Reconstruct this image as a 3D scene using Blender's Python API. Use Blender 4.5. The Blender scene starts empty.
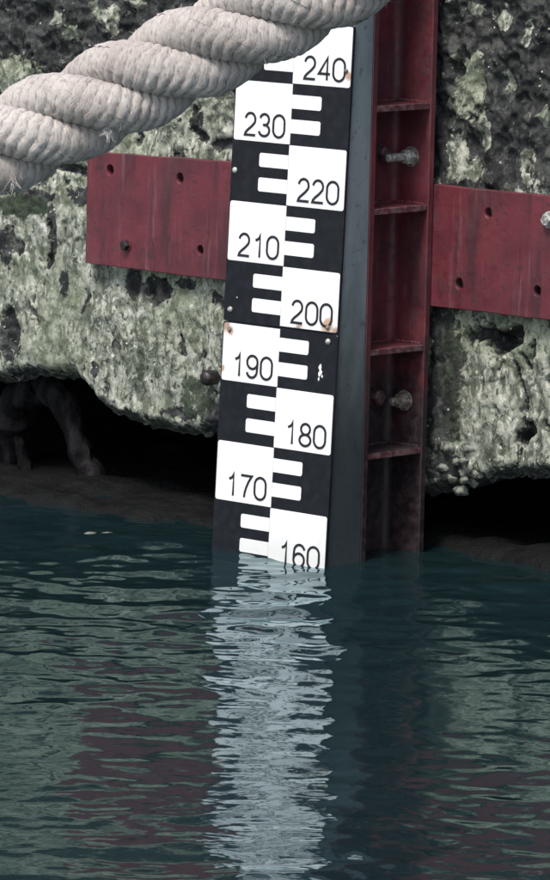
import bpy, bmesh, math, random
import numpy as np
from mathutils import Vector, Matrix
random.seed(7); rng = np.random.default_rng(11)
S = bpy.context.scene; COL = S.collection

# ------------------------------------------------------------------ camera
yaw, pit, rol, fpx = -0.7409, 0.1367, 0.0235, 5004.7
CAM = Vector((5.5228, -6.0452, 1.3177))
fw = Vector((math.sin(yaw)*math.cos(pit), math.cos(yaw)*math.cos(pit), -math.sin(pit)))
rt = Vector((math.cos(yaw), -math.sin(yaw), 0)); up = rt.cross(fw)
r2 = rt*math.cos(rol) + up*math.sin(rol); u2 = up*math.cos(rol) - rt*math.sin(rol)
cd = bpy.data.cameras.new('camera'); cam = bpy.data.objects.new('camera', cd); COL.objects.link(cam)
M = Matrix((r2, u2, -fw)).transposed().to_4x4(); M.translation = CAM; cam.matrix_world = M
cd.sensor_width = 36; cd.lens = fpx/880*36; cd.clip_start = 0.1; cd.clip_end = 2000
S.camera = cam
# ------------------------------------------------------------------ sky, sun, exposure
SUN_EL, SUN_AZ = math.radians(58), math.radians(166)     # azimuth clockwise from +Y
W = bpy.data.worlds.new('World'); S.world = W; W.use_nodes = True
wn = W.node_tree; wn.nodes.clear()
sky = wn.nodes.new('ShaderNodeTexSky'); sky.sky_type = 'NISHITA'; sky.sun_disc = False
sky.sun_elevation = SUN_EL; sky.sun_rotation = SUN_AZ; sky.air_density = 1.0; sky.dust_density = 4.0; sky.ozone_density = 1.0
bg = wn.nodes.new('ShaderNodeBackground'); bg.inputs[1].default_value = 0.075
wo = wn.nodes.new('ShaderNodeOutputWorld')
wn.links.new(sky.outputs[0], bg.inputs[0]); wn.links.new(bg.outputs[0], wo.inputs[0])
sl = bpy.data.lights.new('sun', 'SUN'); sl.energy = 1.5; sl.angle = math.radians(14); sl.color = (1, .96, .9)
sun = bpy.data.objects.new('sun', sl); COL.objects.link(sun)
sd = Vector((math.sin(SUN_AZ)*math.cos(SUN_EL), math.cos(SUN_AZ)*math.cos(SUN_EL), math.sin(SUN_EL)))
sun.rotation_euler = sd.to_track_quat('Z', 'Y').to_euler(); sun.location = sd*20
S.view_settings.view_transform = 'Standard'; S.view_settings.look = 'None'
S.view_settings.exposure = 1.30; S.view_settings.gamma = 1.0
S.render.engine = 'CYCLES'

# ------------------------------------------------------------------ helpers
def tag(o, label=None, cat=None, group=None, kind=None):
    for k, v in (('label', label), ('category', cat), ('group', group), ('kind', kind)):
        if v: o[k] = v
    return o
def empty(name, loc=(0, 0, 0)):
    o = bpy.data.objects.new(name, None); COL.objects.link(o); o.location = loc; o.empty_display_size = .05
    return o
def obj(name, me, mat=None, parent=None, smooth=False):
    o = bpy.data.objects.new(name, me); COL.objects.link(o)
    if mat and not me.materials: me.materials.append(mat)
    if parent: o.parent = parent
    if smooth: me.polygons.foreach_set('use_smooth', [True]*len(me.polygons))
    return o
def mesh(name, v, f):
    me = bpy.data.meshes.new(name); me.from_pydata([tuple(p) for p in v], [], f); me.update(); return me
def grid_mesh(name, P):
    """P: (rows, cols, 3) array -> quad sheet"""
    R, C = P.shape[:2]
    me = bpy.data.meshes.new(name)
    me.vertices.add(R*C); me.vertices.foreach_set('co', P.reshape(-1).astype(np.float32))
    i = (np.arange(R-1)[:, None]*C + np.arange(C-1)[None]).ravel()
    q = np.stack([i, i+1, i+C+1, i+C], -1).astype(np.int32)
    n = len(q)
    me.loops.add(n*4); me.loops.foreach_set('vertex_index', q.ravel())
    me.polygons.add(n); me.polygons.foreach_set('loop_start', np.arange(n, dtype=np.int32)*4)
    me.polygons.foreach_set('use_smooth', np.ones(n, dtype=bool))
    me.update(calc_edges=True); me.validate(); return me
def attr(me, name, a):
    at = me.attributes.new(name, 'FLOAT', 'POINT'); at.data.foreach_set('value', np.asarray(a, np.float32).ravel())
def bm_mesh(name, bm):
    me = bpy.data.meshes.new(name); bmesh.ops.recalc_face_normals(bm, faces=bm.faces); bm.to_mesh(me); bm.free(); return me
def box_bm(x0, x1, y0, y1, z0, z1, bev=.001, seg=1, cuts=0):
    bm = bmesh.new(); bmesh.ops.create_cube(bm, size=1)
    for v in bm.verts:
        v.co = Vector((x0+(v.co.x+.5)*(x1-x0), y0+(v.co.y+.5)*(y1-y0), z0+(v.co.z+.5)*(z1-z0)))
    if bev: bmesh.ops.bevel(bm, geom=bm.edges[:], offset=bev, segments=seg, affect='EDGES')
    return bm
def box(name, x0, x1, y0, y1, z0, z1, mat, parent=None, bev=.001):
    return obj(name, bm_mesh(name, box_bm(x0, x1, y0, y1, z0, z1, bev)), mat, parent)
def prism2d(name, pts, y0, y1, bev=.0):
    """outline in x,z extruded along y"""
    n = len(pts); v = [(p[0], y0, p[1]) for p in pts] + [(p[0], y1, p[1]) for p in pts]
    f = [tuple(range(n)), tuple(range(2*n-1, n-1, -1))] + [(i, (i+1) % n, n+(i+1) % n, n+i) for i in range(n)]
    bm = bmesh.new(); vs = [bm.verts.new(p) for p in v]
    for q in f: bm.faces.new([vs[i] for i in q])
    if bev: bmesh.ops.bevel(bm, geom=[e for e in bm.edges if abs(e.verts[0].co.y-e.verts[1].co.y) < 1e-6 and min(e.verts[0].co.y, y0+1e-6) >= y0-1e-6 and abs(e.verts[0].co.y-y0) < 1e-6], offset=bev, segments=1, affect='EDGES')
    return bm_mesh(name, bm)
def round_rect(x0, x1, z0, z1, r, n=4):
    """r = (bl, br, tr, tl)"""
    out = []
    for (cx, cz, a0, rr) in ((x0, z0, 180, r[0]), (x1, z0, 270, r[1]), (x1, z1, 0, r[2]), (x0, z1, 90, r[3])):
        sx = 1 if cx == x0 else -1; sz = 1 if cz == z0 else -1
        if rr <= 0: out.append((cx, cz)); continue
        for k in range(n+1):
            a = math.radians(a0 + 90*k/n)
            out.append((cx+sx*rr+rr*math.cos(a), cz+sz*rr+rr*math.sin(a)))
    return out
def lathe(name, prof, axis='y', seg=20, jitter=0):
    """prof: (radius, along) pairs; axis points towards -y / +x"""
    v = []; f = []
    for i, (r, h) in enumerate(prof):
        for k in range(seg):
            a = 2*math.pi*k/seg; j = 1+random.uniform(-jitter, jitter)
            c, s = r*j*math.cos(a), r*j*math.sin(a)
            v.append((c, -h, s) if axis == 'y' else (h, c, s))
    for i in range(len(prof)-1):
        for k in range(seg):
            f.append((i*seg+k, i*seg+(k+1) % seg, (i+1)*seg+(k+1) % seg, (i+1)*seg+k))
    f.append(tuple(range(seg))); f.append(tuple((len(prof)-1)*seg+k for k in range(seg)))
    bm = bmesh.new(); vs = [bm.verts.new(p) for p in v]
    for q in f: bm.faces.new([vs[i] for i in q])
    return bm_mesh(name, bm)
def smooth_auto(me, ang=40):
    bm = bmesh.new(); bm.from_mesh(me)
    for e in bm.edges:
        if len(e.link_faces) == 2: e.smooth = e.calc_face_angle(0) < math.radians(ang)
    for f in bm.faces: f.smooth = True
    bm.to_mesh(me); bm.free(); return me
# vectorised gradient noise
_perm = rng.permutation(256); _perm = np.concatenate([_perm, _perm, _perm])
_g = rng.normal(size=(256, 3)); _g /= np.linalg.norm(_g, axis=1)[:, None]
def noise(x, y, z=0.0):
    x, y, z = np.broadcast_arrays(np.asarray(x, float), np.asarray(y, float), np.asarray(z, float))
    xi, yi, zi = np.floor(x).astype(int), np.floor(y).astype(int), np.floor(z).astype(int)
    xf, yf, zf = x-xi, y-yi, z-zi
    fd = lambda t: t*t*t*(t*(t*6-15)+10)
    u, v, w = fd(xf), fd(yf), fd(zf); r = 0
    for a in (0, 1):
        for b in (0, 1):
            for c in (0, 1):
                g = _g[_perm[_perm[_perm[(xi+a) & 255]+((yi+b) & 255)]+((zi+c) & 255)]]
                d = g[..., 0]*(xf-a)+g[..., 1]*(yf-b)+g[..., 2]*(zf-c)
                r = r + d*(u if a else 1-u)*(v if b else 1-v)*(w if c else 1-w)
    return r*1.6
def fbm(x, y, z=0.0, o=4, lac=2.03, gain=.5):
    r = 0; a = 1; s = 0
    for i in range(o):
        r = r + a*noise(x*lac**i+i*17.3, y*lac**i-i*9.1, z+i*3.7); s += a; a *= gain
    return r/s
def sstep(a, b, x): t = np.clip((x-a)/(b-a), 0, 1); return t*t*(3-2*t)
def seg_dist(X, Z, pts):
    d = np.full(X.shape, 9.0)
    for (ax, az), (bx, bz) in zip(pts[:-1], pts[1:]):
        vx, vz = bx-ax, bz-az; t = np.clip(((X-ax)*vx+(Z-az)*vz)/(vx*vx+vz*vz+1e-12), 0, 1)
        d = np.minimum(d, np.hypot(X-ax-t*vx, Z-az-t*vz))
    return d

# ------------------------------------------------------------------ materials
class NT:
    def __init__(s, name):
        s.m = bpy.data.materials.new(name); s.m.use_nodes = True; s.t = s.m.node_tree; s.t.nodes.clear()
        s.out = s.n('ShaderNodeOutputMaterial'); s.b = s.n('ShaderNodeBsdfPrincipled'); s.l(s.b.outputs[0], s.out.inputs[0])
        s.tc = s.n('ShaderNodeTexCoord')
    def n(s, t, **k):
        nd = s.t.nodes.new(t)
        for a, b in k.items(): setattr(nd, a, b)
        return nd
    def l(s, a, b): s.t.links.new(a, b)
    def set(s, inp, v):
        if isinstance(v, bpy.types.NodeSocket): s.l(v, inp)
        else: inp.default_value = v
    def noise(s, scale, detail=4, rough=.55, dist=0, vec=None, stretch=None):
        nd = s.n('ShaderNodeTexNoise'); nd.inputs['Scale'].default_value = scale; nd.inputs['Detail'].default_value = detail
        nd.inputs['Roughness'].default_value = rough; nd.inputs['Distortion'].default_value = dist
        v = vec or s.tc.outputs['Object']
        if stretch:
            mp = s.n('ShaderNodeMapping'); mp.inputs['Scale'].default_value = stretch; s.l(v, mp.inputs[0]); v = mp.outputs[0]
        s.l(v, nd.inputs['Vector']); return nd.outputs[0]
    def voro(s, scale, feature='F1', out=0):
        nd = s.n('ShaderNodeTexVoronoi', feature=feature); nd.inputs['Scale'].default_value = scale
        s.l(s.tc.outputs['Object'], nd.inputs['Vector']); return nd.outputs[out]
    def ramp(s, x, a, b, lo=0., hi=1.):
        nd = s.n('ShaderNodeMapRange', interpolation_type='SMOOTHSTEP'); s.set(nd.inputs[0], x)
        nd.inputs[1].default_value = a; nd.inputs[2].default_value = b; nd.inputs[3].default_value = lo; nd.inputs[4].default_value = hi
        return nd.outputs[0]
    def math(s, op, a, b=0.): nd = s.n('ShaderNodeMath', operation=op); s.set(nd.inputs[0], a); s.set(nd.inputs[1], b); return nd.outputs[0]
    def mix(s, f, a, b, mode='MIX'):
        nd = s.n('ShaderNodeMix', data_type='RGBA', blend_type=mode)
        s.set(nd.inputs[0], f)
        for i, c in ((6, a), (7, b)): s.set(nd.inputs[i], (*c, 1) if isinstance(c, tuple) else c)
        return nd.outputs[2]
    def attr(s, name): nd = s.n('ShaderNodeAttribute', attribute_name=name); return nd.outputs['Fac']
    def sep(s, v=None):
        nd = s.n('ShaderNodeSeparateXYZ'); s.l(v or s.tc.outputs['Object'], nd.inputs[0]); return nd.outputs
    def bump(s, h, dist, strength=1., prev=None):
        nd = s.n('ShaderNodeBump'); nd.inputs['Strength'].default_value = strength; nd.inputs['Distance'].default_value = dist
        s.l(h, nd.inputs['Height'])
        if prev: s.l(prev, nd.inputs['Normal'])
        return nd.outputs[0]
    def fin(s, col, rough=.6, normal=None, metal=None, spec=None):
        s.set(s.b.inputs['Base Color'], (*col, 1) if isinstance(col, tuple) else col); s.set(s.b.inputs['Roughness'], rough)
        if normal: s.l(normal, s.b.inputs['Normal'])
        if metal is not None: s.set(s.b.inputs['Metallic'], metal)
        if spec is not None: s.set(s.b.inputs['Specular IOR Level'], spec)
        return s.m
MAT = {}
# weathered concrete, lichen and algae, driven by the wall's own stain maps, crack shade painted in
t = NT('weathered_concrete')
lump = t.noise(38, 5, .6); fine = t.noise(190, 4, .6); big = t.noise(7, 3, .5)
def crev(scale, amt, w):                       # crooked crevices between flakes
    nd = t.n('ShaderNodeTexNoise'); nd.inputs['Scale'].default_value = scale*.8; nd.inputs['Detail'].default_value = 4
    t.l(t.tc.outputs['Object'], nd.inputs['Vector'])
    vm = t.n('ShaderNodeVectorMath', operation='MULTIPLY_ADD'); t.l(nd.outputs['Color'], vm.inputs[0]); vm.inputs[1].default_value = (amt,)*3; t.l(t.tc.outputs['Object'], vm.inputs[2])
    vo = t.n('ShaderNodeTexVoronoi', feature='DISTANCE_TO_EDGE'); vo.inputs['Scale'].default_value = scale; t.l(vm.outputs[0], vo.inputs['Vector'])
    vc = t.n('ShaderNodeTexVoronoi', feature='F1'); vc.inputs['Scale'].default_value = scale; t.l(vm.outputs[0], vc.inputs['Vector'])
    return t.ramp(vo.outputs['Distance'], w, .0), vc.outputs['Color']
c1, k1 = crev(46, .035, .13); c2, k2 = crev(100, .016, .16)
kk = t.n('ShaderNodeSeparateColor'); t.l(k1, kk.inputs[0]); kk2 = t.n('ShaderNodeSeparateColor'); t.l(k2, kk2.inputs[0])
cell = t.math('ADD', t.math('MULTIPLY', kk.outputs[0], .55), t.math('MULTIPLY', kk2.outputs[0], .45))
bl = t.noise(24, 6, .62, .6, stretch=(1, 1, .6)); mk = t.noise(64, 4, .6, .8, stretch=(1, 1, .5)); mk2 = t.noise(110, 3, .55, .5, stretch=(1, 1, .7))
base = t.mix(t.ramp(bl, .40, .58), (.105, .118, .090), (.255, .275, .225))
base = t.mix(t.ramp(mk, .50, .62, 0, .8), base, (.40, .41, .36))
base = t.mix(t.ramp(mk2, .60, .68, 0, .85), base, (.55, .56, .51))
base = t.mix(t.ramp(mk, .455, .39, 0, .85), base, (.050, .058, .044))
base = t.mix(t.ramp(mk2, .42, .35, 0, .9), base, (.024, .027, .023))
base = t.mix(t.math('MULTIPLY', c1, t.ramp(lump, .58, .42, 0, .35)), base, (.06, .068, .055))
base = t.mix(t.ramp(big, .44, .66, 0, .5), base, (.145, .175, .11))
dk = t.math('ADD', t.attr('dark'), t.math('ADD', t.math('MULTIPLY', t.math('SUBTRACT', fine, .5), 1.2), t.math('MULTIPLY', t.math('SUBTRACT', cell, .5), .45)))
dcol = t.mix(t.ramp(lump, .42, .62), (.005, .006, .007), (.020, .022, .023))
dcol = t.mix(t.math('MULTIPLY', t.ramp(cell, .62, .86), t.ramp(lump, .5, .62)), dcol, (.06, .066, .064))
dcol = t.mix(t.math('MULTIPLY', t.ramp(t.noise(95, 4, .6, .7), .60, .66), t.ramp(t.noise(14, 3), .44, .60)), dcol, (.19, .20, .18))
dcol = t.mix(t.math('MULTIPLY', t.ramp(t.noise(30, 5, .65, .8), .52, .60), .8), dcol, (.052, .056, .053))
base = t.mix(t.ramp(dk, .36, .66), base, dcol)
ms = t.math('ADD', t.attr('moss'), t.math('MULTIPLY', t.math('SUBTRACT', t.math('MULTIPLY', t.math('ADD', lump, fine), .5), .5), 1.8))
base = t.mix(t.ramp(ms, .35, .8), base, t.mix(t.ramp(fine, .4, .6), (.010, .017, .011), (.034, .050, .025)))
nb = t.bump(bl, .006, .7); nb = t.bump(mk, .004, .8, nb); nb = t.bump(mk2, .0025, .8, nb); nb = t.bump(fine, .0014, .8, nb)
MAT['concrete'] = t.fin(base, t.ramp(fine, .3, .7, .75, .95), nb)
# wet dark rock in the hollow
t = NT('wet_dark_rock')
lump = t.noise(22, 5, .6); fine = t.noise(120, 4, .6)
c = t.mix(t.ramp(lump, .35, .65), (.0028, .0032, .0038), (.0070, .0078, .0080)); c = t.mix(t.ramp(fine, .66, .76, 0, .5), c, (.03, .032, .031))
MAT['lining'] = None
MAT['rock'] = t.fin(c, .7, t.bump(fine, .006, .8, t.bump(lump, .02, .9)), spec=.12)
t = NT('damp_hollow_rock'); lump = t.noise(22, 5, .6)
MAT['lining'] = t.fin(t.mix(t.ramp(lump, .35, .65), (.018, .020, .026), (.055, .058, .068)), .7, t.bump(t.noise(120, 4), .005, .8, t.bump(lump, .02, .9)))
# pale rubble stones / wall specks
t = NT('pale_stone')
MAT['stone'] = t.fin(t.mix(t.ramp(t.noise(90, 4, .6), .38, .62), (.04, .045, .04), (.18, .19, .165)), .8, t.bump(t.noise(200, 3), .003))
t = NT('pale_speck'); MAT['speck'] = t.fin(t.mix(t.ramp(t.noise(300, 2), .4, .6), (.24, .25, .23), (.5, .5, .47)), .6)
# red oxide paint
def red_paint(name, wet):
    t = NT(name); o = t.sep(t.n('ShaderNodeNewGeometry').outputs['Position'])
    n1 = t.noise(14, 5, .6); n2 = t.noise(70, 5, .65); st = t.noise(30, 4, .6, stretch=(1, 1, .16)); sc = t.noise(55, 4, .65, stretch=(1.6, 1.6, .12))
    c = t.mix(t.ramp(n1, .3, .7), (.072, .0105, .0170), (.122, .0180, .0280))
    c = t.mix(t.ramp(st, .48, .66, 0, .75), c, (.036, .009, .014))
    c = t.mix(t.ramp(n2, .57, .68, 0, .8), c, (.032, .012, .011)); c = t.mix(t.ramp(t.noise(42, 6, .75, .4), .63, .66, 0, .85), c, (.030, .016, .014))
    c = t.mix(t.ramp(sc, .58, .72, 0, .5), c, (.17, .09, .10)); c = t.mix(t.ramp(t.noise(5, 5, .7), .52, .70, 0, .6), c, (.042, .013, .018)); c = t.mix(t.ramp(t.noise(110, 4, .7), .62, .72, 0, .6), c, (.030, .014, .016))
    c = t.mix(t.ramp(t.noise(9, 4, .6), .50, .68, 0, .35), c, (.110, .042, .048))
    if wet:   # algae growth below the high water mark
        h = t.math('ADD', o[2], t.math('MULTIPLY', t.math('SUBTRACT', n1, .5), .35))
        c = t.mix(t.ramp(t.noise(16, 5, .7, stretch=(1, 1, .35)), .42, .66, .0, .45), c, (.034, .013, .018))
        w = t.ramp(h, .40, .22)
        g = t.mix(t.ramp(n2, .45, .65), (.006, .005, .007), (.020, .013, .016)); c = t.mix(t.math('MULTIPLY', w, .93), c, g)
    r = t.ramp(n2, .35, .65, .50, .75)
    return t.fin(c, r, t.bump(n2, .0012, .6, t.bump(n1, .003, .4)))
MAT['red_beam'] = red_paint('red_beam_paint', True); MAT['red_plate'] = red_paint('red_plate_paint', False)
t = NT('red_worn_edge'); n2 = t.noise(80, 4, .6)
MAT['red_edge'] = t.fin(t.mix(t.ramp(n2, .42, .6), (.065, .018, .024), (.115, .072, .078)), .55, t.bump(n2, .001))
# grey-blue post
t = NT('grey_post_paint'); o = t.sep(t.n('ShaderNodeNewGeometry').outputs['Position'])
n1 = t.noise(12, 5, .6, stretch=(1, 1, .3)); n2 = t.noise(60, 4, .6)
c = t.mix(t.ramp(n1, .35, .65), (.105, .138, .158), (.165, .205, .225)); c = t.mix(t.ramp(n2, .6, .75, 0, .5), c, (.19, .215, .23))
c = t.mix(t.ramp(n2, .42, .3, 0, .6), c, (.05, .06, .07))
h = t.math('ADD', o[2], t.math('MULTIPLY', t.math('SUBTRACT', n1, .5), .35))
c = t.mix(t.math('MULTIPLY', t.ramp(h, .50, .18), .82), c, (.011, .014, .018))
MAT['post'] = t.fin(c, .5, t.bump(n2, .001, .6))
# enamel
t = NT('navy_enamel'); n1 = t.noise(60, 4)
MAT['navy'] = t.fin(t.mix(t.ramp(n1, .4, .7), (.0055, .006, .0095), (.011, .0115, .017)), .32, spec=.4)
t = NT('white_enamel'); o = t.sep(); n1 = t.noise(45, 5, .65); n2 = t.noise(10, 3)
c = t.mix(t.ramp(n2, .35, .7), (.745, .745, .76), (.66, .665, .68))
c = t.mix(t.ramp(t.noise(40, 5, .7, stretch=(1, 1, .10)), .54, .70, 0, .35), c, (.52, .52, .51)); c = t.mix(t.ramp(t.noise(160, 4, .7), .66, .74, 0, .5), c, (.40, .39, .37))
rust = None
for (px, pz, rr) in ((.106, .390, .020), (.122, .383, .016), (-.120, .372, .016), (-.112, .366, .010), (.04, .3825, .012), (-.124, .30, .008), (.122, .80, .010)):
    vx = t.math('SUBTRACT', o[0], px); vz = t.math('SUBTRACT', o[2], pz+.30)
    d = t.math('SQRT', t.math('ADD', t.math('MULTIPLY', vx, vx), t.math('MULTIPLY', vz, vz)))
    d = t.math('ADD', t.math('DIVIDE', d, rr), t.math('MULTIPLY', t.math('SUBTRACT', n1, .5), 2.2))
    k = t.ramp(d, 1.0, .35, 0, .85); rust = k if rust is None else t.math('MAXIMUM', rust, k)
c = t.mix(rust, c, t.mix(t.ramp(n1, .4, .6), (.42, .22, .10), (.25, .14, .08)))
h = t.math('ADD', o[2], t.math('MULTIPLY', t.math('SUBTRACT', n1, .5), .03)); c = t.mix(t.ramp(h, .36, .30, 0, .35), c, (.45, .46, .42))
MAT['white'] = t.fin(c, .35)
t = NT('black_print'); MAT['ink'] = t.fin((.012, .012, .016), .4)
t = NT('galvanised_steel'); n1 = t.noise(150, 3)
MAT['galv'] = t.fin(t.mix(t.ramp(n1, .4, .6), (.20, .205, .19), (.48, .49, .46)), .45, t.bump(n1, .001), metal=.35)
t = NT('dirty_screw'); n1 = t.noise(200, 3); MAT['screw_rust'] = t.fin(t.mix(t.ramp(n1, .4, .6), (.10, .07, .055), (.26, .24, .21)), .55, metal=.3)
t = NT('dark_bolt'); n1 = t.noise(120, 3); MAT['dark_bolt'] = t.fin(t.mix(t.ramp(n1, .4, .65), (.006, .006, .008), (.03, .02, .023)), .5, t.bump(n1, .001))
# rope
t = NT('rope_fibre'); n1 = t.noise(18, 4, .6); ph = t.attr('groove'); fb = t.attr('fibre')
cv = t.n('ShaderNodeCombineXYZ'); t.l(t.math('MULTIPLY', t.attr('ridge_pos'), 9.0), cv.inputs[0]); t.l(t.math('MULTIPLY', t.attr('along'), 130.0), cv.inputs[1])
n2 = t.noise(1.0, 4, .7, vec=cv.outputs[0])
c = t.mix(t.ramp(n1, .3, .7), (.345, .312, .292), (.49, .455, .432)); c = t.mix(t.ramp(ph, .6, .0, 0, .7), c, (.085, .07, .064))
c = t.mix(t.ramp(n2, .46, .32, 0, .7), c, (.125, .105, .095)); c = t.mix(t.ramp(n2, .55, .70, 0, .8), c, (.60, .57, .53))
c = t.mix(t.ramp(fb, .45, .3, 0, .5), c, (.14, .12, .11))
c = t.mix(t.ramp(t.noise(8, 3), .56, .72, 0, .35), c, (.28, .225, .205))
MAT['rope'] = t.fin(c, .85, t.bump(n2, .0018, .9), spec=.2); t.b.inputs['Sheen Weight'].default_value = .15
t = NT('rope_fuzz'); MAT['fuzz'] = t.fin((.48, .45, .42), .8)
# root
t = NT('wet_bark'); n1 = t.noise(30, 5, .6, stretch=(1, 1, .3)); n2 = t.noise(140, 3)
MAT['root'] = t.fin(spec=.08, col=t.mix(t.ramp(n1, .4, .65), (.004, .004, .005), (.020, .019, .021)), rough=.8, normal=t.bump(n2, .003, .7, t.bump(n1, .008)))
# water: reflecting surface over murky teal, shallow things just show through
t = NT('harbour_water')
o = t.sep(t.n('ShaderNodeNewGeometry').outputs['Position'])
t.t.nodes.remove(t.b)
nz = t.noise(30, 2, .5); nrm = t.bump(nz, .0007, .6)
df = t.n('ShaderNodeBsdfDiffuse'); df.inputs[0].default_value = (.0080, .0205, .0240, 1)
tr = t.n('ShaderNodeBsdfTransparent'); tr.inputs[0].default_value = (.45, .62, .62, 1)
gl = t.n('ShaderNodeBsdfGlossy'); gl.inputs['Roughness'].default_value = .045; gl.inputs[0].default_value = (.79, .96, .99, 1); t.l(nrm, gl.inputs['Normal'])
fr_ = t.n('ShaderNodeFresnel'); fr_.inputs['IOR'].default_value = 1.41; t.l(nrm, fr_.inputs['Normal'])
m1 = t.n('ShaderNodeMixShader'); m1.inputs[0].default_value = .22; t.l(df.outputs[0], m1.inputs[1]); t.l(tr.outputs[0], m1.inputs[2])
m2 = t.n('ShaderNodeMixShader'); t.l(fr_.outputs[0], m2.inputs[0]); t.l(m1.outputs[0], m2.inputs[1]); t.l(gl.outputs[0], m2.inputs[2]); t.l(m2.outputs[0], t.out.inputs[0])
MAT['water'] = t.m
t = NT('seabed_mud'); MAT['mud'] = t.fin(t.mix(t.noise(3, 4), (.02, .03, .028), (.05, .06, .05)), .9)
t = NT('quay_paving'); n1 = t.noise(6, 5, .6); MAT['paving'] = t.fin(t.mix(t.ramp(n1, .35, .65), (.16, .16, .15), (.26, .26, .24)), .9, t.bump(t.noise(60, 4), .004))

# ------------------------------------------------------------------ water
def axis_pts(lo, hi, step, far, growth=1.35):
    core = np.arange(lo, hi+1e-9, step); a = [lo]; s = step
    while a[-1] > -far: s *= growth; a.append(a[-1]-s)
    b = [hi]; s = step
    while b[-1] < far: s *= growth; b.append(b[-1]+s)
    return np.concatenate([np.array(a[1:])[::-1], core, np.array(b[1:])])
wx = axis_pts(-.75, 2.15, .0075, 400); wy_all = axis_pts(-2.35, .45, .0075, 400)
wy = np.concatenate([wy_all[wy_all < 1.35], [1.45]])
X, Y = np.meshgrid(wx, wy); Z = np.zeros_like(X)
wr = np.random.default_rng(5)
for i in range(110):
    lam = .036*(6.5 ** wr.random()); k = 2*math.pi/lam
    a = wr.normal()*0.85 + math.radians(-50)
    slope = .0074
    Z += slope/k*np.sin(k*(X*math.cos(a)+Y*math.sin(a)) + wr.random()*6.283)
patch = .55 + .75*sstep(-.35, .4, noise(X*1.7, Y*1.7, 4.2))
fade = sstep(-.9, -.6, X)*sstep(2.4, 2.1, X)*sstep(-2.7, -2.3, Y)*sstep(.6, .3, Y)
calm = .62 + .75*np.exp(-((X-.05)**2+(Y+.3)**2)/.9)
Z *= patch*fade*calm
water = obj('water', grid_mesh('water', np.stack([X, Y, Z], -1)), MAT['water']); water.location.z = -.004; tag(water, kind='structure')
sb = obj('seabed', mesh('seabed', [(-400, -400, -1.6), (400, -400, -1.6), (400, 1.45, -1.6), (-400, 1.45, -1.6)], [(0, 1, 2, 3)]), MAT['mud']); tag(sb, kind='structure')

# ------------------------------------------------------------------ quay wall
VB = [(-3, .20), (-1.6, .16), (-1.15, .15), (-.99, .165), (-.913, .170), (-.86, .187), (-.82, .192), (-.786, .194), (-.722, .188), (-.69, .165), (-.659, .146), (-.584, .128), (-.51, .128), (-.437, .122),
      (-.378, .138), (-.2, .11), (0, .08), (.119, .085), (.174, .105), (.227, .123), (.292, .138), (.377, .145), (.7, .13), (1.3, .16), (3, .14)]
def wall_bottom(x):
    return np.interp(x, [p[0] for p in VB], [p[1] for p in VB]) + .010*fbm(x*22, 3.3, 0, 3) + .006*noise(x*70, 8.8)
CRACKS = [([(.227, .370), (.25, .362), (.273, .347), (.289, .318), (.296, .30), (.312, .271), (.309, .25), (.310, .229), (.321, .222)], .0045, .022),
          ([(.304, .204), (.312, .212), (.321, .222)], .010, .024), ([(.256, .332), (.257, .318)], .003, .014), ([(.304, .345), (.319, .325)], .0035, .015),
          ([(.330, .369), (.327, .342)], .0032, .015), ([(.365, .308), (.385, .300)], .005, .018), ([(.222, .29), (.226, .268)], .0025, .01),
          ([(.207, .366), (.216, .372)], .008, .02), ([(.232, .372), (.247, .352), (.262, .366), (.290, .376)], .013, .030), ([(.188, .375), (.192, .352)], .005, .015),
          ([(.305, .2), (.300, .165), (.306, .14)], .003, .014), ([(.36, .235), (.38, .21)], .004, .014),
          ([(-.83, .582), (-.76, .575), (-.70, .570), (-.62, .560)], .006, .025), ([(-.668, .545), (-.672, .50), (-.66, .46)], .006, .02), ([(-.80, .47), (-.792, .44), (-.803, .398)], .006, .02),
          ([(-.9, .30), (-.885, .27), (-.892, .24)], .010, .025), ([(-.60, .40), (-.585, .372)], .007, .02), ([(-.545, .395), (-.538, .355)], .007, .02), ([(-.512, .395), (-.505, .368)], .005, .02),
          ([(-.455, .70), (-.448, .66), (-.425, .65)], .007, .022), ([(-.40, .64), (-.37, .645)], .008, .02), ([(-.70, .35), (-.715, .32)], .004, .012), ([(-.47, .30), (-.463, .27)], .004, .012)]
xs = np.concatenate([np.linspace(-9, -3, 120, endpoint=False), np.arange(-3, -1.12, .009), np.arange(-1.12, .56, .003), np.arange(.56, 2.6, .009), np.linspace(2.6, 9, 120)])
zc = np.linspace(0, 1, 300)
XX = np.repeat(xs[None], len(zc), 0); zb = wall_bottom(xs)
ZZ = zb[None]*(1-zc[:, None]) + 1.04*zc[:, None]
zt = np.linspace(1.08, 1.75, 12); XX = np.concatenate([XX, np.repeat(xs[None], 12, 0)]); ZZ = np.concatenate([ZZ, np.repeat(zt[:, None], len(xs), 1)])
def wall_depth(X, Z):
    n1 = fbm(X*9, Z*9, 1.1, 3); n2 = fbm(X*34, Z*30, 2.2, 4); n3 = fbm(X*110, Z*100, 7.7, 3)
    d = .010*n1 + .0065*n2 + .0018*n3
    pit_ = sstep(.20, .48, fbm(X*26+5, Z*17, 9.4, 4)); d = d + .008*pit_
    d = d + .020*sstep(.58, .72, Z)*np.abs(fbm(X*20, Z*14, 5.5, 4))*2.2
    for pts, w, dep in CRACKS:
        d = d + (1.3 if pts[0][0] > 0 else .55)*dep*sstep(w*1.8, w*.6, seg_dist(X + .004*noise(X*90, Z*90, 1), Z + .004*noise(X*90, Z*90, 6), pts))
    return d, n1, n2, n3, pit_
D, n1, n2, n3, pit_ = wall_depth(XX, ZZ)
YY = .2555 + D
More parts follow.
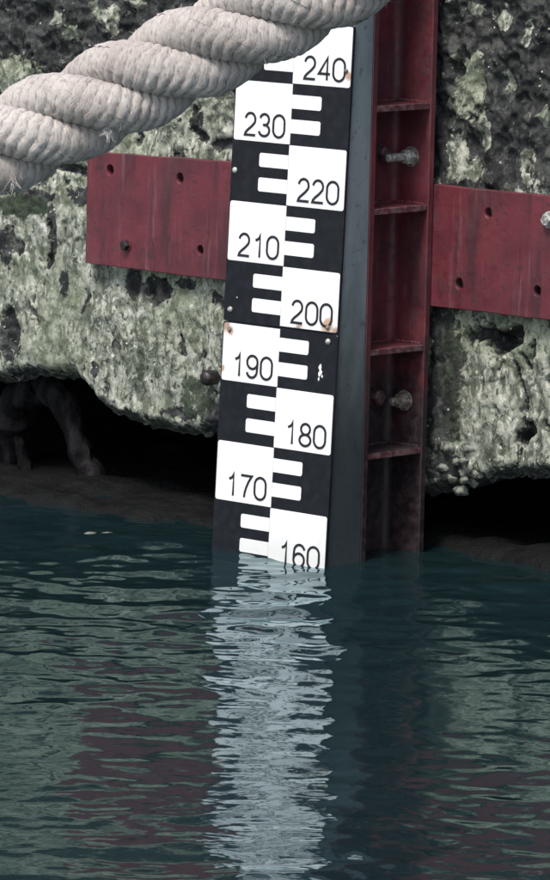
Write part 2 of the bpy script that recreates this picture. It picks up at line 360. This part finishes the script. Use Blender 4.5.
# rounded lip at the lower edge
hb = ZZ - np.concatenate([np.repeat(zb[None], len(zc), 0), np.repeat(zb[None], 12, 0)])
YY = YY + .035*sstep(.035, 0, hb)**2
YY = np.maximum(YY, np.where((ZZ > .38) & (ZZ < .65), .2485, .236))
# stains, darker pits, and crack shade painted into the dark map
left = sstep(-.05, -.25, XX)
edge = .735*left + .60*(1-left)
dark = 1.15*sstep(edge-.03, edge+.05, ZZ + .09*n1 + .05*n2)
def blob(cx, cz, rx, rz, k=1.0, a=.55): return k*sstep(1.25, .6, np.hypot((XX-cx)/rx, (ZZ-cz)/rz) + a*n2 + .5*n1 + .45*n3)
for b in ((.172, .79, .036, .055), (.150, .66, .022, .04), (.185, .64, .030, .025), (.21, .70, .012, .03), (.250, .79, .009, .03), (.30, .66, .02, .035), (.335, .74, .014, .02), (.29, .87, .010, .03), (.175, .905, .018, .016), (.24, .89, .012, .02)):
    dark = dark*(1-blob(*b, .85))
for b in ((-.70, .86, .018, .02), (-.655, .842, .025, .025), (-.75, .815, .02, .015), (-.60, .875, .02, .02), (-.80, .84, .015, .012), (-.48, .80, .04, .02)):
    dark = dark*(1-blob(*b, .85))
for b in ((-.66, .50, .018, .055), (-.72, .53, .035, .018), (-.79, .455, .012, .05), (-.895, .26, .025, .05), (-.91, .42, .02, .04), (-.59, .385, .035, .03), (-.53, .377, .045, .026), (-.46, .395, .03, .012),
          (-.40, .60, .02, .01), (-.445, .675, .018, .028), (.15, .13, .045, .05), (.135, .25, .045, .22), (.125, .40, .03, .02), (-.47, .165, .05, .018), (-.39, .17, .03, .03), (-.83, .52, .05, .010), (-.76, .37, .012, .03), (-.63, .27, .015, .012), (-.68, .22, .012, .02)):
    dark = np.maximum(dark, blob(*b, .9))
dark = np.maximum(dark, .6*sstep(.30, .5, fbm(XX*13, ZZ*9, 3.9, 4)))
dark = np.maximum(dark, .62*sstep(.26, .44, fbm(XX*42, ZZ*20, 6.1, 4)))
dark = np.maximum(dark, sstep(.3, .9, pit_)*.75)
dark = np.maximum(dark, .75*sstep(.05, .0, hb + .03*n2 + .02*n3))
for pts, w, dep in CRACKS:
    dark = np.maximum(dark, 1.0*sstep(w*1.9, w*.7, seg_dist(XX + .004*noise(XX*90, ZZ*90, 1), ZZ + .004*noise(XX*90, ZZ*90, 6), pts)))  # deep shade of the cracks and hole, painted into the wall colour
moss = np.maximum.reduce([blob(-.875, .50, .07, .020, 1.0), blob(.165, .26, .045, .17, .52), blob(.15, .36, .03, .05, .5), blob(-.43, .20, .05, .05, .7), blob(-.57, .26, .09, .05, .55), blob(-.72, .25, .05, .03, .5), blob(-.92, .56, .03, .02, .5), blob(.145, .75, .02, .05, .5), blob(.24, .17, .06, .025, .6)])
moss = np.maximum(moss, .55*sstep(.15, .5, fbm(XX*6+3, ZZ*6, 8.8, 3)))
# undercut: the lip runs back into the hollow and down its rear face
rows = [(.05, .012), (.12, .03), (.3, .05), (.6, .04), (.95, .0), (1.05, -.12), (1.08, -.5)]
UX, UY, UZ = [], [], []
for dy, dz in rows:
    UX.append(xs + .01*noise(xs*9, dy*20)); UY.append(.2905 + dy + .04*fbm(xs*5, dy*9, 2, 3)); UZ.append(zb + dz + .03*fbm(xs*6, dy*5, 5, 3))
U = np.stack([np.array(UX)[::-1], np.array(UY)[::-1], np.array(UZ)[::-1]], -1)
wall = empty('quay_wall', (0, .25, 0)); tag(wall, 'weathered grey concrete quay wall blotched with lichen and dark algae, hollowed out below', 'wall')
Pw = np.stack([XX, YY, ZZ], -1); Pw[..., 1] -= .25
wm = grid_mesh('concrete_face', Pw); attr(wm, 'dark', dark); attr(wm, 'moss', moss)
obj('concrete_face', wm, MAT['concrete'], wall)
U = np.concatenate([U, np.stack([xs, YY[0]-.0005, ZZ[0]], -1)[None]]); U[..., 1] -= .25
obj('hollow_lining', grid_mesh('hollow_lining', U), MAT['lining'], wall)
# footing ledge under the hollow, just awash
lx = np.arange(-2.2, 1.6, .012); ly = np.arange(-.14, 1.3, .016)
LX, LY = np.meshgrid(lx, ly)
front = np.interp(LX, [-2.2, -.9, -.5, -.2, .1, .18, .4, 1.6], [.16, .10, .06, .10, .24, .24, .22, .22]) + .03*fbm(LX*7, .5, 2, 3)
top = np.interp(LX, [-2.2, -.95, -.6, -.3, .12, .2, .4, 1.6], [.006, .008, .004, .002, .010, .016, .018, .012])
LZ = top + .024*fbm(LX*7, LY*7, 3, 5) - .30*sstep(.10, -.14, LY-front)**1.6 + .10*sstep(.5, 1.2, LY)
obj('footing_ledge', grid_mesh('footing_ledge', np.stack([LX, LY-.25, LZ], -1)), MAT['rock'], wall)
def stone_mesh(name, r, seed, sub=3, rough=.35):
    bm = bmesh.new(); bmesh.ops.create_icosphere(bm, subdivisions=sub, radius=1)
    co = np.array([v.co[:] for v in bm.verts]); k = 1 + rough*fbm(co[:, 0]*1.3+seed, co[:, 1]*1.3, co[:, 2]*1.3+seed, 3)*1.6
    for v, q in zip(bm.verts, k): v.co = Vector((v.co.x*r[0], v.co.y*r[1], v.co.z*r[2]))*float(q)
    for f in bm.faces: f.smooth = True
    return bm_mesh(name, bm)
for i, (x, y, z, r) in enumerate(((.147, .262, .172, .016), (.190, .262, .176, .013), (.169, .256, .152, .008), (.186, .255, .156, .009), (.150, .27, .121, .012), (.183, .262, .122, .008), (.137, .262, .138, .013), (.205, .27, .135, .012), (.165, .275, .100, .014), (.129, .262, .185, .010))):
    o = obj('rubble_stone', stone_mesh('rubble_stone', (r, r*.8, r*random.uniform(.6, 1)), i*3.1), MAT['stone'], wall); o.location = (x, y-.25, z)
# small pale specks stuck to the wall (uncountable)
bm = bmesh.new(); k = 0
while k < 150:
    x = random.uniform(-1.1, .5); j = int(np.argmin(abs(xs-x))); i = random.randrange(4, 300); z = ZZ[i, j]
    if .40 < z < .63 and (x < -.33 and x > -.69 or x > .1): continue
    r = random.choice((.0016, .002, .0025, .003)); c = Vector((XX[i, j], YY[i, j]-.25-r*.2, z))
    m = Matrix.Translation(c) @ Matrix.Rotation(random.random()*6, 4, 'Y') @ Matrix.Diagonal((1, .7, random.uniform(.5, 1), 1))
    bmesh.ops.create_icosphere(bm, subdivisions=1, radius=r, matrix=m); k += 1
o = obj('pale_specks', bm_mesh('pale_specks', bm), MAT['speck'], wall); o['kind'] = 'stuff'
# quay top behind the wall
q = obj('quay_ground', mesh('quay_ground', [(-60, .27, 1.74), (60, .27, 1.74), (60, 60, 1.74), (-60, 60, 1.74)], [(0, 1, 2, 3)]), MAT['paving']); tag(q, kind='structure')

# ------------------------------------------------------------------ red wall plates
def holed_plate(name, x0, x1, z0, z1, y0, y1, holes, zr=None):
    cu = bpy.data.curves.new('outline', 'CURVE'); cu.dimensions = '2D'; cu.fill_mode = 'BOTH'; cu.extrude = (y1-y0)/2 - .0012; cu.bevel_depth = .0012; cu.bevel_resolution = 1; cu.offset = -.0012
    def spl(pts):
        s = cu.splines.new('POLY'); s.points.add(len(pts)-1); s.use_cyclic_u = True
        for p, q_ in zip(s.points, pts): p.co = (q_[0], q_[1], 0, 1)
    n = 24; zr = zr or (z0, z1)
    o_ = [(x0+(x1-x0)*i/n, z0+(zr[0]-z0)*i/n + random.uniform(-.0008, .0008)) for i in range(n+1)] + [(x1-(x1-x0)*i/n, zr[1]+(z1-zr[1])*i/n + random.uniform(-.0008, .0008)) for i in range(n+1)]
    spl(o_)
    for (hx, hz, r) in holes: spl([(hx+r*math.cos(a)*random.uniform(.93, 1.07), hz+1.12*r*math.sin(a)) for a in [k*math.pi/8 for k in range(16)]])
    ob = bpy.data.objects.new('tmp', cu); COL.objects.link(ob); dg = bpy.context.evaluated_depsgraph_get()
    me = bpy.data.meshes.new_from_object(ob.evaluated_get(dg)); bpy.data.objects.remove(ob); me.name = name
    me.materials.clear()
    me.transform(Matrix(((1, 0, 0, 0), (0, 0, -1, (y0+y1)/2), (0, 1, 0, 0), (0, 0, 0, 1)))); me.update()
    return me
def hex_bolt(name, loc, r, h, mat, parent, wash=True, rod=0, axis='y', wmat=None):
    e = empty(name, loc); e.parent = parent
    prof = [(r*.9, .0), (r, .0008), (r, h*.75), (r*.82, h)]
    obj('bolt_head', lathe('bolt_head', prof, axis, 6), mat, e)
    if wash:
        w = obj('washer', smooth_auto(lathe('washer', [(r*1.25, -.0005), (r*1.3, .0005), (r*1.25, .002), (r*.8, .0022)], axis, 20)), wmat or mat, e)
    if rod: obj('threaded_rod', smooth_auto(lathe('threaded_rod', sum([[(r*.50, h*.5+i*.0024), (r*.56, h*.5+i*.0024+.0012)] for i in range(int(rod/.0024))], []) + [(r*.4, h*.5+rod)], axis, 14), 70), mat, e)
    return e
PY0, PY1 = .2315, .2465
pl = empty('steel_plate', (-.4, .239, .41)); tag(pl, 'red painted steel plate with bolt holes on the wall left of the gauge board', 'plate')
me = holed_plate('plate_body', -.684, .02, .4125, .6105, PY0, PY1, [(-.627, .582, .0085), (-.457, .580, .0085), (-.405, .459, .0075), (-.2, .58, .0085), (-.2, .459, .0085)], (.4095, .6235))
me.transform(Matrix.Translation((.4, -.239, -.41))); obj('plate_body', me, MAT['red_plate'], pl)
hex_bolt('bolt', (-.582+.4, PY0-.239, .453-.41), .0095, .011, MAT['dark_bolt'], pl, True, 0, 'y', MAT['red_plate'])
pr = empty('steel_plate', (.3, .239, .41)); tag(pr, 'red painted steel plate with bolt holes on the wall right of the tall beam', 'plate')
me = holed_plate('plate_body', .03, 1.05, .4105, .6125, PY0+.0008, PY1, [(.243, .575, .0078), (.185, .453, .0085), (.352, .456, .0078), (.52, .575, .008), (.60, .456, .008), (.9, .575, .008)])
me.transform(Matrix.Translation((-.3, -.239, -.41))); obj('plate_body', me, MAT['red_plate'], pr)
hex_bolt('bolt', (.374-.3, PY0-.239, .574-.41), .011, .012, MAT['galv'], pr)

# ------------------------------------------------------------------ red H-beam
BX0, BX1, BY0, BY1 = -.0348, .1252, .0713, .2305; BXC = (BX0+BX1)/2
beam = empty('steel_beam', (BXC, (BY0+BY1)/2, -.9)); tag(beam, 'tall red painted steel H-beam standing in the water behind the gauge board', 'beam')
off = Vector((BXC, (BY0+BY1)/2, -.9))
def bbox(name, x0, x1, y0, y1, z0, z1, mat=MAT['red_beam'], bev=.0012):
    return box(name, x0-off.x, x1-off.x, y0-off.y, y1-off.y, z0-off.z, z1-off.z, mat, beam, bev)
bbox('front_flange', BX0, BX1, BY0, BY0+.013, -.9, 1.55)
bbox('rear_flange', BX0, BX1, BY1-.013, BY1, -.9, 1.55)
# web with fillets at both roots
wpts = []
fr = .013
wpts = [(.004, BY0+.030), (.004, BY1-.030)]
for k in range(1, 7):
    a = math.radians(90*k/6); wpts.append((.004+fr*(1-math.cos(a)), BY1-.026+fr*math.sin(a)))
rear = wpts[1:]; frontp = [(x, BY0+BY1-y) for x, y in rear]
right_side = frontp[::-1] + rear
outline = right_side + [(-x, y) for x, y in right_side[::-1]]
n = len(outline); v = [(BXC+x-off.x, y-off.y, 0) for x, y in outline] + [(BXC+x-off.x, y-off.y, 2.45) for x, y in outline]
f = [tuple(range(n)), tuple(range(2*n-1, n-1, -1))] + [(i, (i+1) % n, n+(i+1) % n, n+i) for i in range(n)]
bm = bmesh.new(); vs = [bm.verts.new(p) for p in v]
for q_ in f: bm.faces.new([vs[i] for i in q_])
obj('web', smooth_auto(bm_mesh('web', bm), 35), MAT['red_beam'], beam)
for z in (.7439, .5752, .3424, .1702, 1.02):
    s = bbox('stiffener', BXC+.0035, BX1-.003, BY0+.0125, BY1-.0125, z-.006, z+.004)
    # uneven weld bead along the rim of the stiffener
    bm = bmesh.new()
    for i in range(34):
        y = BY0+.016+i*(BY1-BY0-.032)/33
        bmesh.ops.create_icosphere(bm, subdivisions=1, radius=random.uniform(.0024, .0042), matrix=Matrix.Translation((BXC+.006-off.x, y-off.y, z+.005-off.z)))
    for i in range(20):
        x = BXC+.008+i*.0033
        bmesh.ops.create_icosphere(bm, subdivisions=1, radius=random.uniform(.0022, .0045), matrix=Matrix.Translation((x-off.x, BY1-.015-off.y, z+.005-off.z)))
    w = obj('weld_bead', bm_mesh('weld_bead', bm), MAT['red_beam'], s)
    e = bm = box_bm(BX1-.0032-off.x, BX1-.0012-off.x, BY0+.014-off.y, BY1-.014-off.y, z-.0055-off.z, z+.0042-off.z, .0006)
    for v_ in bm.verts: v_.co.z += random.uniform(-.0006, .0006)
    obj('worn_rim', bm_mesh('worn_rim', bm), MAT['red_edge'], s)
for z, rod, bm_ in ((.657, .052, 'galv'), (.249, .026, 'screw_rust')):
    b = hex_bolt('anchor_bolt', (.085-off.x, BY1-.013-off.y, z-off.z), .0135, .018, MAT[bm_], beam, True, rod, wmat=MAT['screw_rust'])
    hex_bolt('web_bolt', (BXC+.004-off.x, .185-off.y, z+.004-off.z), .0145, .013, MAT['red_edge'], beam, True, 0, 'x', MAT['red_beam'])

# ------------------------------------------------------------------ grey post carrying the board
TILT = .0422
def face_y(z): return TILT*(z-.4)
zs = [-.9, -.5, 0, .4, .8, 1.2, 1.5]
x0, x1 = -.124, .1245; yb = BY0-.0015
bm = bmesh.new(); rings = []
for z in zs:
    yf = face_y(z)+.0065
    rings.append([bm.verts.new(p) for p in ((x0, yf, z), (x1, yf, z), (x1, yb, z), (x0, yb, z))])
for a, b in zip(rings[:-1], rings[1:]):
    for i in range(4): bm.faces.new((a[i], a[(i+1) % 4], b[(i+1) % 4], b[i]))
bm.faces.new(rings[0]); bm.faces.new(rings[-1][::-1])
bmesh.ops.bevel(bm, geom=[e for e in bm.edges if abs(e.verts[0].co.z-e.verts[1].co.z) > .05], offset=.003, segments=2, affect='EDGES')
me = bm_mesh('grey_post', bm); me.transform(Matrix.Translation((0, -.03, .9)))
post = obj('mounting_post', me, MAT['post']); post.location = (0, .03, -.9); tag(post, 'blue grey painted post behind the gauge board, darker and wet towards the water', 'post')
# ------------------------------------------------------------------ tide gauge board
gauge = empty('tide_gauge', (0, face_y(-.30), -.30)); gauge.rotation_euler = (-math.atan(TILT), 0, 0)
tag(gauge, 'navy and white tide gauge board numbered 160 to 240 standing in the water', 'gauge board')
GZ = -.30      # local z = world z - GZ
HW = .1258
def zrow(v): return -.02+(v-160)/100
def child(name, me, mat, parent):       # meshes are modelled in (x, y, world z); moved to the gauge's own frame
    me.transform(Matrix.Translation((0, 0, -GZ))); return obj(name, me, mat, parent)
plates = {}
for nm, za, zb_ in (('upper', .3795, .8815), ('lower', -.30, .3785)):
    m_ = prism2d('board_plate', round_rect(-HW-.003, HW+.0015, za, zb_, (.003, .003, .004, .004), 3), -.0005, .004, .0006)
    plates[nm] = child('board_plate', m_, MAT['navy'], gauge)
plates['upper']['label'] = 'upper enamel plate with numbers 200 to 240'; plates['lower']['label'] = 'lower enamel plate with numbers 160 to 190'
# numerals drawn as constant width strokes; unit box 1 x 1.5
def arc(cx, cy, rx, ry, a0, a1, n=14): return [(cx+rx*math.cos(math.radians(a0+(a1-a0)*i/n)), cy+ry*math.sin(math.radians(a0+(a1-a0)*i/n))) for i in range(n+1)]
DG = {'0': [(arc(.5, 1.0, .5, .5, 0, 180) + arc(.5, .5, .5, .5, 180, 360) + [(1, 1)])],
      '1': [[(.22, 1.14), (.40, 1.20), (.55, 1.32), (.62, 1.5), (.62, 0)]],
      '2': [arc(.48, 1.06, .44, .44, 170, -28) + [(.62, .60), (.25, .32), (.08, .15), (.03, 0), (.98, 0)]],
      '3': [arc(.47, 1.12, .40, .38, 165, -80) + [(.36, .77)], [(.36, .77)] + arc(.47, .385, .47, .385, 80, -168)],
      '4': [[(.74, 0), (.74, 1.5), (.02, .42), (1.0, .42)]],
      '6': [arc(.5, .45, .47, .45, 0, 360, 24), [(.03, .45), (.04, .80)] + arc(.52, 1.0, .47, .5, 165, 20)],
      '7': [[(.02, 1.5), (.98, 1.5), (.72, 1.12), (.52, .7), (.40, .3), (.36, 0)]],
      '8': [arc(.5, 1.13, .40, .37, 0, 360, 24), arc(.5, .385, .49, .385, 0, 360, 24)],
      '9': [arc(.5, 1.05, .47, .45, 0, 360, 24), [(.97, 1.05), (.96, .70)] + arc(.48, .5, .47, .5, -15, -160)]}
def stroke_mesh(name, lines, sx, sz, x, z, w, y0=-.0021, y1=-.0012):
    bm = bmesh.new()
    for li, L in enumerate(lines):
        P_ = [Vector((x+p[0]*sx, z+p[1]*sz)) for p in L]
        closed = (P_[0]-P_[-1]).length < 1e-5
        if closed: P_ = P_[:-1]
        n_ = len(P_); Lf, Rt = [], []
        for i in range(n_):
            a = P_[i-1] if (i or closed) else None; b = P_[(i+1) % n_] if (i < n_-1 or closed) else None
            d1 = (P_[i]-a).normalized() if a else None; d2 = (b-P_[i]).normalized() if b else None
            if d1 is None: d1 = d2
            if d2 is None: d2 = d1
            n1_ = Vector((-d1.y, d1.x)); n2_ = Vector((-d2.y, d2.x)); m_ = (n1_+n2_)
            m_ = m_.normalized() if m_.length > .1 else n1_
            k = w/2/max(.45, m_.dot(n1_)); Lf.append(P_[i]+m_*k); Rt.append(P_[i]-m_*k)
        yy = y0 - li*.00008
        V = [[bm.verts.new((p.x, yy_, p.y)) for p in S_] for S_, yy_ in ((Lf, yy), (Rt, yy), (Lf, y1), (Rt, y1))]
        for i in range(n_ if closed else n_-1):
            j = (i+1) % n_
            bm.faces.new((V[0][i], V[1][i], V[1][j], V[0][j])); bm.faces.new((V[0][i], V[0][j], V[2][j], V[2][i])); bm.faces.new((V[1][i], V[3][i], V[3][j], V[1][j]))
    return bm_mesh(name, bm)
for val in range(150, 250, 10):
    L_ = (val//10) % 2 == 1; z0 = zrow(val); z1 = z0+.1; par = plates['upper' if val >= 200 else 'lower']
    zz0 = z0+.0006 if val != 200 else z0+.0018; zz1 = z1-.0006 if val != 190 else z1-.0035
    r = .0045
    if L_: pts = round_rect(-HW, .0004, zz0, zz1, (r, .001, .001, r))
    else: pts = round_rect(-.0004, HW, zz0, zz1, (.001, r, r, .001))
    blk = child('white_block', prism2d('white_block', pts, -.0013, 0, .0003), MAT['white'], par)
    for (ta, tb) in ((.0175, .0405), (.058, .081)):
        za, zb_ = z1-tb, z1-ta; ln = .0655
        pts = round_rect(.0008, ln, za, zb_, (0, .004, .004, 0)) if L_ else round_rect(-ln, -.0008, za, zb_, (.004, 0, 0, .004))
        child('white_bar', prism2d('white_bar', pts, -.0013, 0, .0003), MAT['white'], par)
    if val >= 160:
        xr = (0 if L_ else HW) - .0125
        for i, ch in enumerate(str(val)):
            xd = xr - .0250 - (2-i)*.0318
            child('numeral', stroke_mesh('numeral', DG[ch], .0248, .0362/1.5, xd, z0+.0105, .0041), MAT['ink'], par)
def screw(x, z, r, mat, par):
    m_ = smooth_auto(lathe('screw', [(r, .0), (r, .001), (r*.85, .0026), (r*.4, .0036), (.0001, .0038)], 'y', 14), 60); m_.transform(Matrix.Translation((x, -.001, z))); child('screw', m_, mat, par)
for x, z, mt, p_ in ((-.1135, .3985, 'galv', 'upper'), (.108, .366, 'galv', 'lower'), (.106, .3895, 'screw_rust', 'upper'), (-.112, .3655, 'screw_rust', 'lower'), (.1165, .808, 'screw_rust', 'upper'), (-.119, .630, 'galv', 'upper')):
    screw(x, z, .0052 if mt == 'galv' else .0042, MAT[mt], plates[p_])
# flaked paint chips on the lower plate
for i, (dx, dz, s_) in enumerate(((.0935, .322, .0045), (.096, .315, .003), (.0925, .312, .004), (.098, .308, .002), (.091, .303, .0022), (-.1, .42, .0012), (.07, .60, .0012))):
    pts = [(dx+s_*random.uniform(.5, 1)*math.cos(a), dz+1.6*s_*random.uniform(.5, 1)*math.sin(a)) for a in [k*math.pi/4 for k in range(8)]]
    child('paint_chip', prism2d('paint_chip', pts, -.0009, 0), MAT['white'], plates['lower' if dz < .379 else 'upper'])

# ------------------------------------------------------------------ round bolt on the wall, bent root in the hollow
ab = empty('wall_bolt', (-.388, .24, .237)); tag(ab, 'dark rusty round bolt head on the wall just left of the 190 block', 'bolt')
obj('bolt_head', smooth_auto(lathe('bolt_head', [(.0130, -.02), (.0135, .004), (.011, .009), (.005, .0115), (.001, .012)], 'y', 18, .04), 60), MAT['dark_bolt'], ab)
def limb(name, pts, rad, mat, parent, seg=16, n=70, rough=.30, seed=0):
    P_ = np.array(pts, float); tk = np.linspace(0, 1, len(P_)); tt = np.linspace(0, 1, n)
    # Catmull-Rom
    out = []
    for t_ in tt:
        i = min(int(t_*(len(P_)-1)), len(P_)-2); u = t_*(len(P_)-1)-i
        p0, p1, p2, p3 = P_[max(i-1, 0)], P_[i], P_[i+1], P_[min(i+2, len(P_)-1)]
        out.append(.5*((2*p1)+(-p0+p2)*u+(2*p0-5*p1+4*p2-p3)*u*u+(-p0+3*p1-3*p2+p3)*u**3))
    C_ = np.array(out); T_ = np.gradient(C_, axis=0); T_ /= np.linalg.norm(T_, axis=1)[:, None]
    R_ = np.interp(tt, np.linspace(0, 1, len(rad)), rad); G = np.zeros((n, seg+1, 3))
    ref = np.array((0, 1., .1))
    for i in range(n):
        a = np.cross(T_[i], ref); a /= np.linalg.norm(a); b = np.cross(T_[i], a)
        for k in range(seg+1):
            an = 2*math.pi*(k % seg)/seg
            rr = R_[i]*(1+rough*float(fbm(math.cos(an)*1.4+seed, math.sin(an)*1.4, tt[i]*9, 3))*2)
            G[i, k] = C_[i]+rr*(a*math.cos(an)+b*math.sin(an))
    return obj(name, grid_mesh(name, G), mat, parent)
rootE = empty('bent_root', (-.95, .40, 0)); tag(rootE, 'dark wet root-like limb arching out of the hollow at the left edge', 'root')
lo = lambda pts: [(x+.95+.05, y-.40, z) for x, y, z in pts]
limb('root_limb', lo([(-1.075, .42, -.06), (-1.07, .40, .03), (-1.055, .38, .09), (-1.02, .36, .135), (-.965, .36, .158)]), [.026, .030, .036, .032, .030], MAT['root'], rootE, seed=1)
limb('root_limb', lo([(-1.0, .37, .150), (-.95, .355, .158), (-.90, .35, .135), (-.87, .35, .085), (-.85, .35, .04), (-.828, .35, .012), (-.81, .35, -.02)]), [.020, .028, .025, .019, .021, .026, .022], MAT['root'], rootE, seed=4)
limb('root_limb', lo([(-1.06, .39, .07), (-1.03, .37, .04), (-1.0, .36, -.02)]), [.012, .010, .014], MAT['root'], rootE, seed=8)
# pale stone slab showing at the water's edge, left
st = obj('flat_stone', stone_mesh('flat_stone', (.055, .075, .020), 21.0, 4, .3), MAT['stone']); st.location = (-.37, -.055, -.024); tag(st, 'pale flat stone lying just under the water left of the gauge board', 'stone')

# ------------------------------------------------------------------ mooring rope
RD = 5.0
def pix(u, v, D): return CAM + (fw + r2*((u-275)/fpx) - u2*((v-440)/fpx))*D
A0 = pix(140, 80, RD); H = Vector((r2.x, r2.y, 0)).normalized()
def rope_z(s): return .52*s + .15*s*s/(1+(s/.8)**2)
def axis_pt(s): return A0 + H*s + Vector((0, 0, 1))*rope_z(s)
RR = .0518; RS = .0236; RH = RR-RS; LAY = .2250; ROPE0 = 0.86
rope = empty('mooring_rope', axis_pt(-2.6)); tag(rope, 'thick pale three-strand mooring rope slanting across the upper left', 'rope')
base_v = np.array(axis_pt(-2.6))
s_arr = np.concatenate([np.linspace(-2.6, -.42, 170, endpoint=False), np.linspace(-.42, .46, 900, endpoint=False), np.linspace(.46, 2.6, 170)])
NPH = 84; phs = np.linspace(0, 2*math.pi, NPH+1)
Hn = np.array(H); UPV = np.array((0, 0, 1.))
A_ = np.array(A0)[None] + Hn[None]*s_arr[:, None] + UPV[None]*rope_z(s_arr)[:, None]
T = np.gradient(A_, axis=0); T /= np.linalg.norm(T, axis=1)[:, None]
B = np.cross(Hn, UPV)[None]*np.ones((len(s_arr), 1)); N = np.cross(B, T)
arcl = np.concatenate([[0], np.cumsum(np.linalg.norm(np.diff(A_, axis=0), axis=1))])
arcl -= np.interp(0, s_arr, arcl)
dense = sstep(-.44, -.36, s_arr)*sstep(.48, .40, s_arr)
surf = []
for j in range(3):
    th = 2*math.pi*arcl/LAY + 2*math.pi*j/3 + ROPE0
    e1 = N*np.cos(th)[:, None] + B*np.sin(th)[:, None]; cen = A_ + RH*e1
    Ts = np.gradient(cen, axis=0); Ts /= np.linalg.norm(Ts, axis=1)[:, None]
    e2 = np.cross(Ts, e1); e2 /= np.linalg.norm(e2, axis=1)[:, None]
    sl_ = np.concatenate([[0], np.cumsum(np.linalg.norm(np.diff(cen, axis=0), axis=1))])
    SL, PH = np.meshgrid(sl_, phs, indexing='ij')
    wob = 1.3*fbm(SL*16, np.cos(PH)*1.3+j*5, np.sin(PH)*1.3, 3)
    phase = SL/.0088*2*math.pi + 3*PH + wob*2.2 + .5*np.sin(PH*1+SL*60)
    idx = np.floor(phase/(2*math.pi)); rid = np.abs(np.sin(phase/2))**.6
    hsh = np.modf(np.sin(idx*12.9898+j*7.3)*43758.5453)[0]
    depth = .0025*(.35+1.2*sstep(-.4, .5, fbm(SL*22, np.cos(PH)*2+3, np.sin(PH)*2+j, 3)))
    along = PH*RS - .2*SL
    fibn = fbm(phase/(2*math.pi)*4.0, along*70, j*9.0, 3)
    rad = RS*(1.0 + .03*fbm(SL*9, np.cos(PH)+j*3, np.sin(PH), 2)) + dense[:, None]*(-depth*(1-rid) + .0010*hsh*rid + .0010*fibn)
    squash = 1 + .05*np.cos(2*PH + math.pi)
    G = cen[:, None] + (rad*squash)[..., None]*(np.cos(PH)[..., None]*e1[:, None] + np.sin(PH)[..., None]*e2[:, None])
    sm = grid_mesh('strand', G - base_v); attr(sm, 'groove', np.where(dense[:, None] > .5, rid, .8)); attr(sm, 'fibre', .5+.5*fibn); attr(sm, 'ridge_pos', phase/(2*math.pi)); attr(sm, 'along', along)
    obj('strand', sm, MAT['rope'], rope); surf.append((G, cen))
# stray fibres and fluff
bm = bmesh.new(); toc = -np.array(fw)
def fibre(p, d, ln, r, curl):
    p = Vector(p); d = Vector(d).normalized(); pv = None
    side = d.orthogonal().normalized()
    for i in range(5):
        k = i/4; c = p + d*ln*k + side*curl*k*k + Vector((0, 0, -.35*ln*k*k)); w = r*(1-.75*k)
        ring = [bm.verts.new(c+side*w), bm.verts.new(c+d.cross(side)*w), bm.verts.new(c-side*w)]
        if pv:
            for q_ in range(3): bm.faces.new((pv[q_], pv[(q_+1) % 3], ring[(q_+1) % 3], ring[q_]))
        pv = ring
di = np.where(dense > .9)[0]
for k in range(1500):
    G, cen = surf[random.randrange(3)]; i = int(random.choice(di)); q_ = random.randrange(NPH); p = G[i, q_]; nrm = p-cen[i]; nrm /= np.linalg.norm(nrm)
    if np.dot(p-A_[i], nrm) < RR*.55: continue
    tang = np.array([random.gauss(0, 1) for _ in range(3)]); d = nrm*random.uniform(.1, .7)+tang*.5
    fibre(p-base_v-nrm*.001, d, random.uniform(.0025, .008), random.uniform(.00014, .00032), random.uniform(-.004, .004))
def tuft(u, v, n_=40, ln=.010):
    # a frayed tuft on the rope surface nearest this point of the strand
    best = None; tgt = np.array(pix(u, v, RD-.03))
    for G, cen in surf:
        dd = np.linalg.norm(G-tgt, axis=2); ij = np.unravel_index(np.argmin(dd), dd.shape)
        if best is None or dd[ij] < best[0]: best = (dd[ij], G[ij], cen[ij[0]])
    nrm = best[1]-best[2]; nrm /= np.linalg.norm(nrm)
    for _ in range(n_):
        d = nrm*.5 + np.array((0, 0, -.35)) + np.array([random.gauss(0, .6) for _ in range(3)])
        fibre(best[1]-base_v + np.array([random.gauss(0, .0022) for _ in range(3)]), d, ln*random.uniform(.4, 1.1), random.uniform(.0003, .0006), random.uniform(-.004, .004))
tuft(188, 68); tuft(108, 146); tuft(132, 96, 14, .010); tuft(15, 183, 16, .012)
fz = obj('stray_fibres', bm_mesh('stray_fibres', bm), MAT['fuzz'], rope); fz['kind'] = 'stuff'
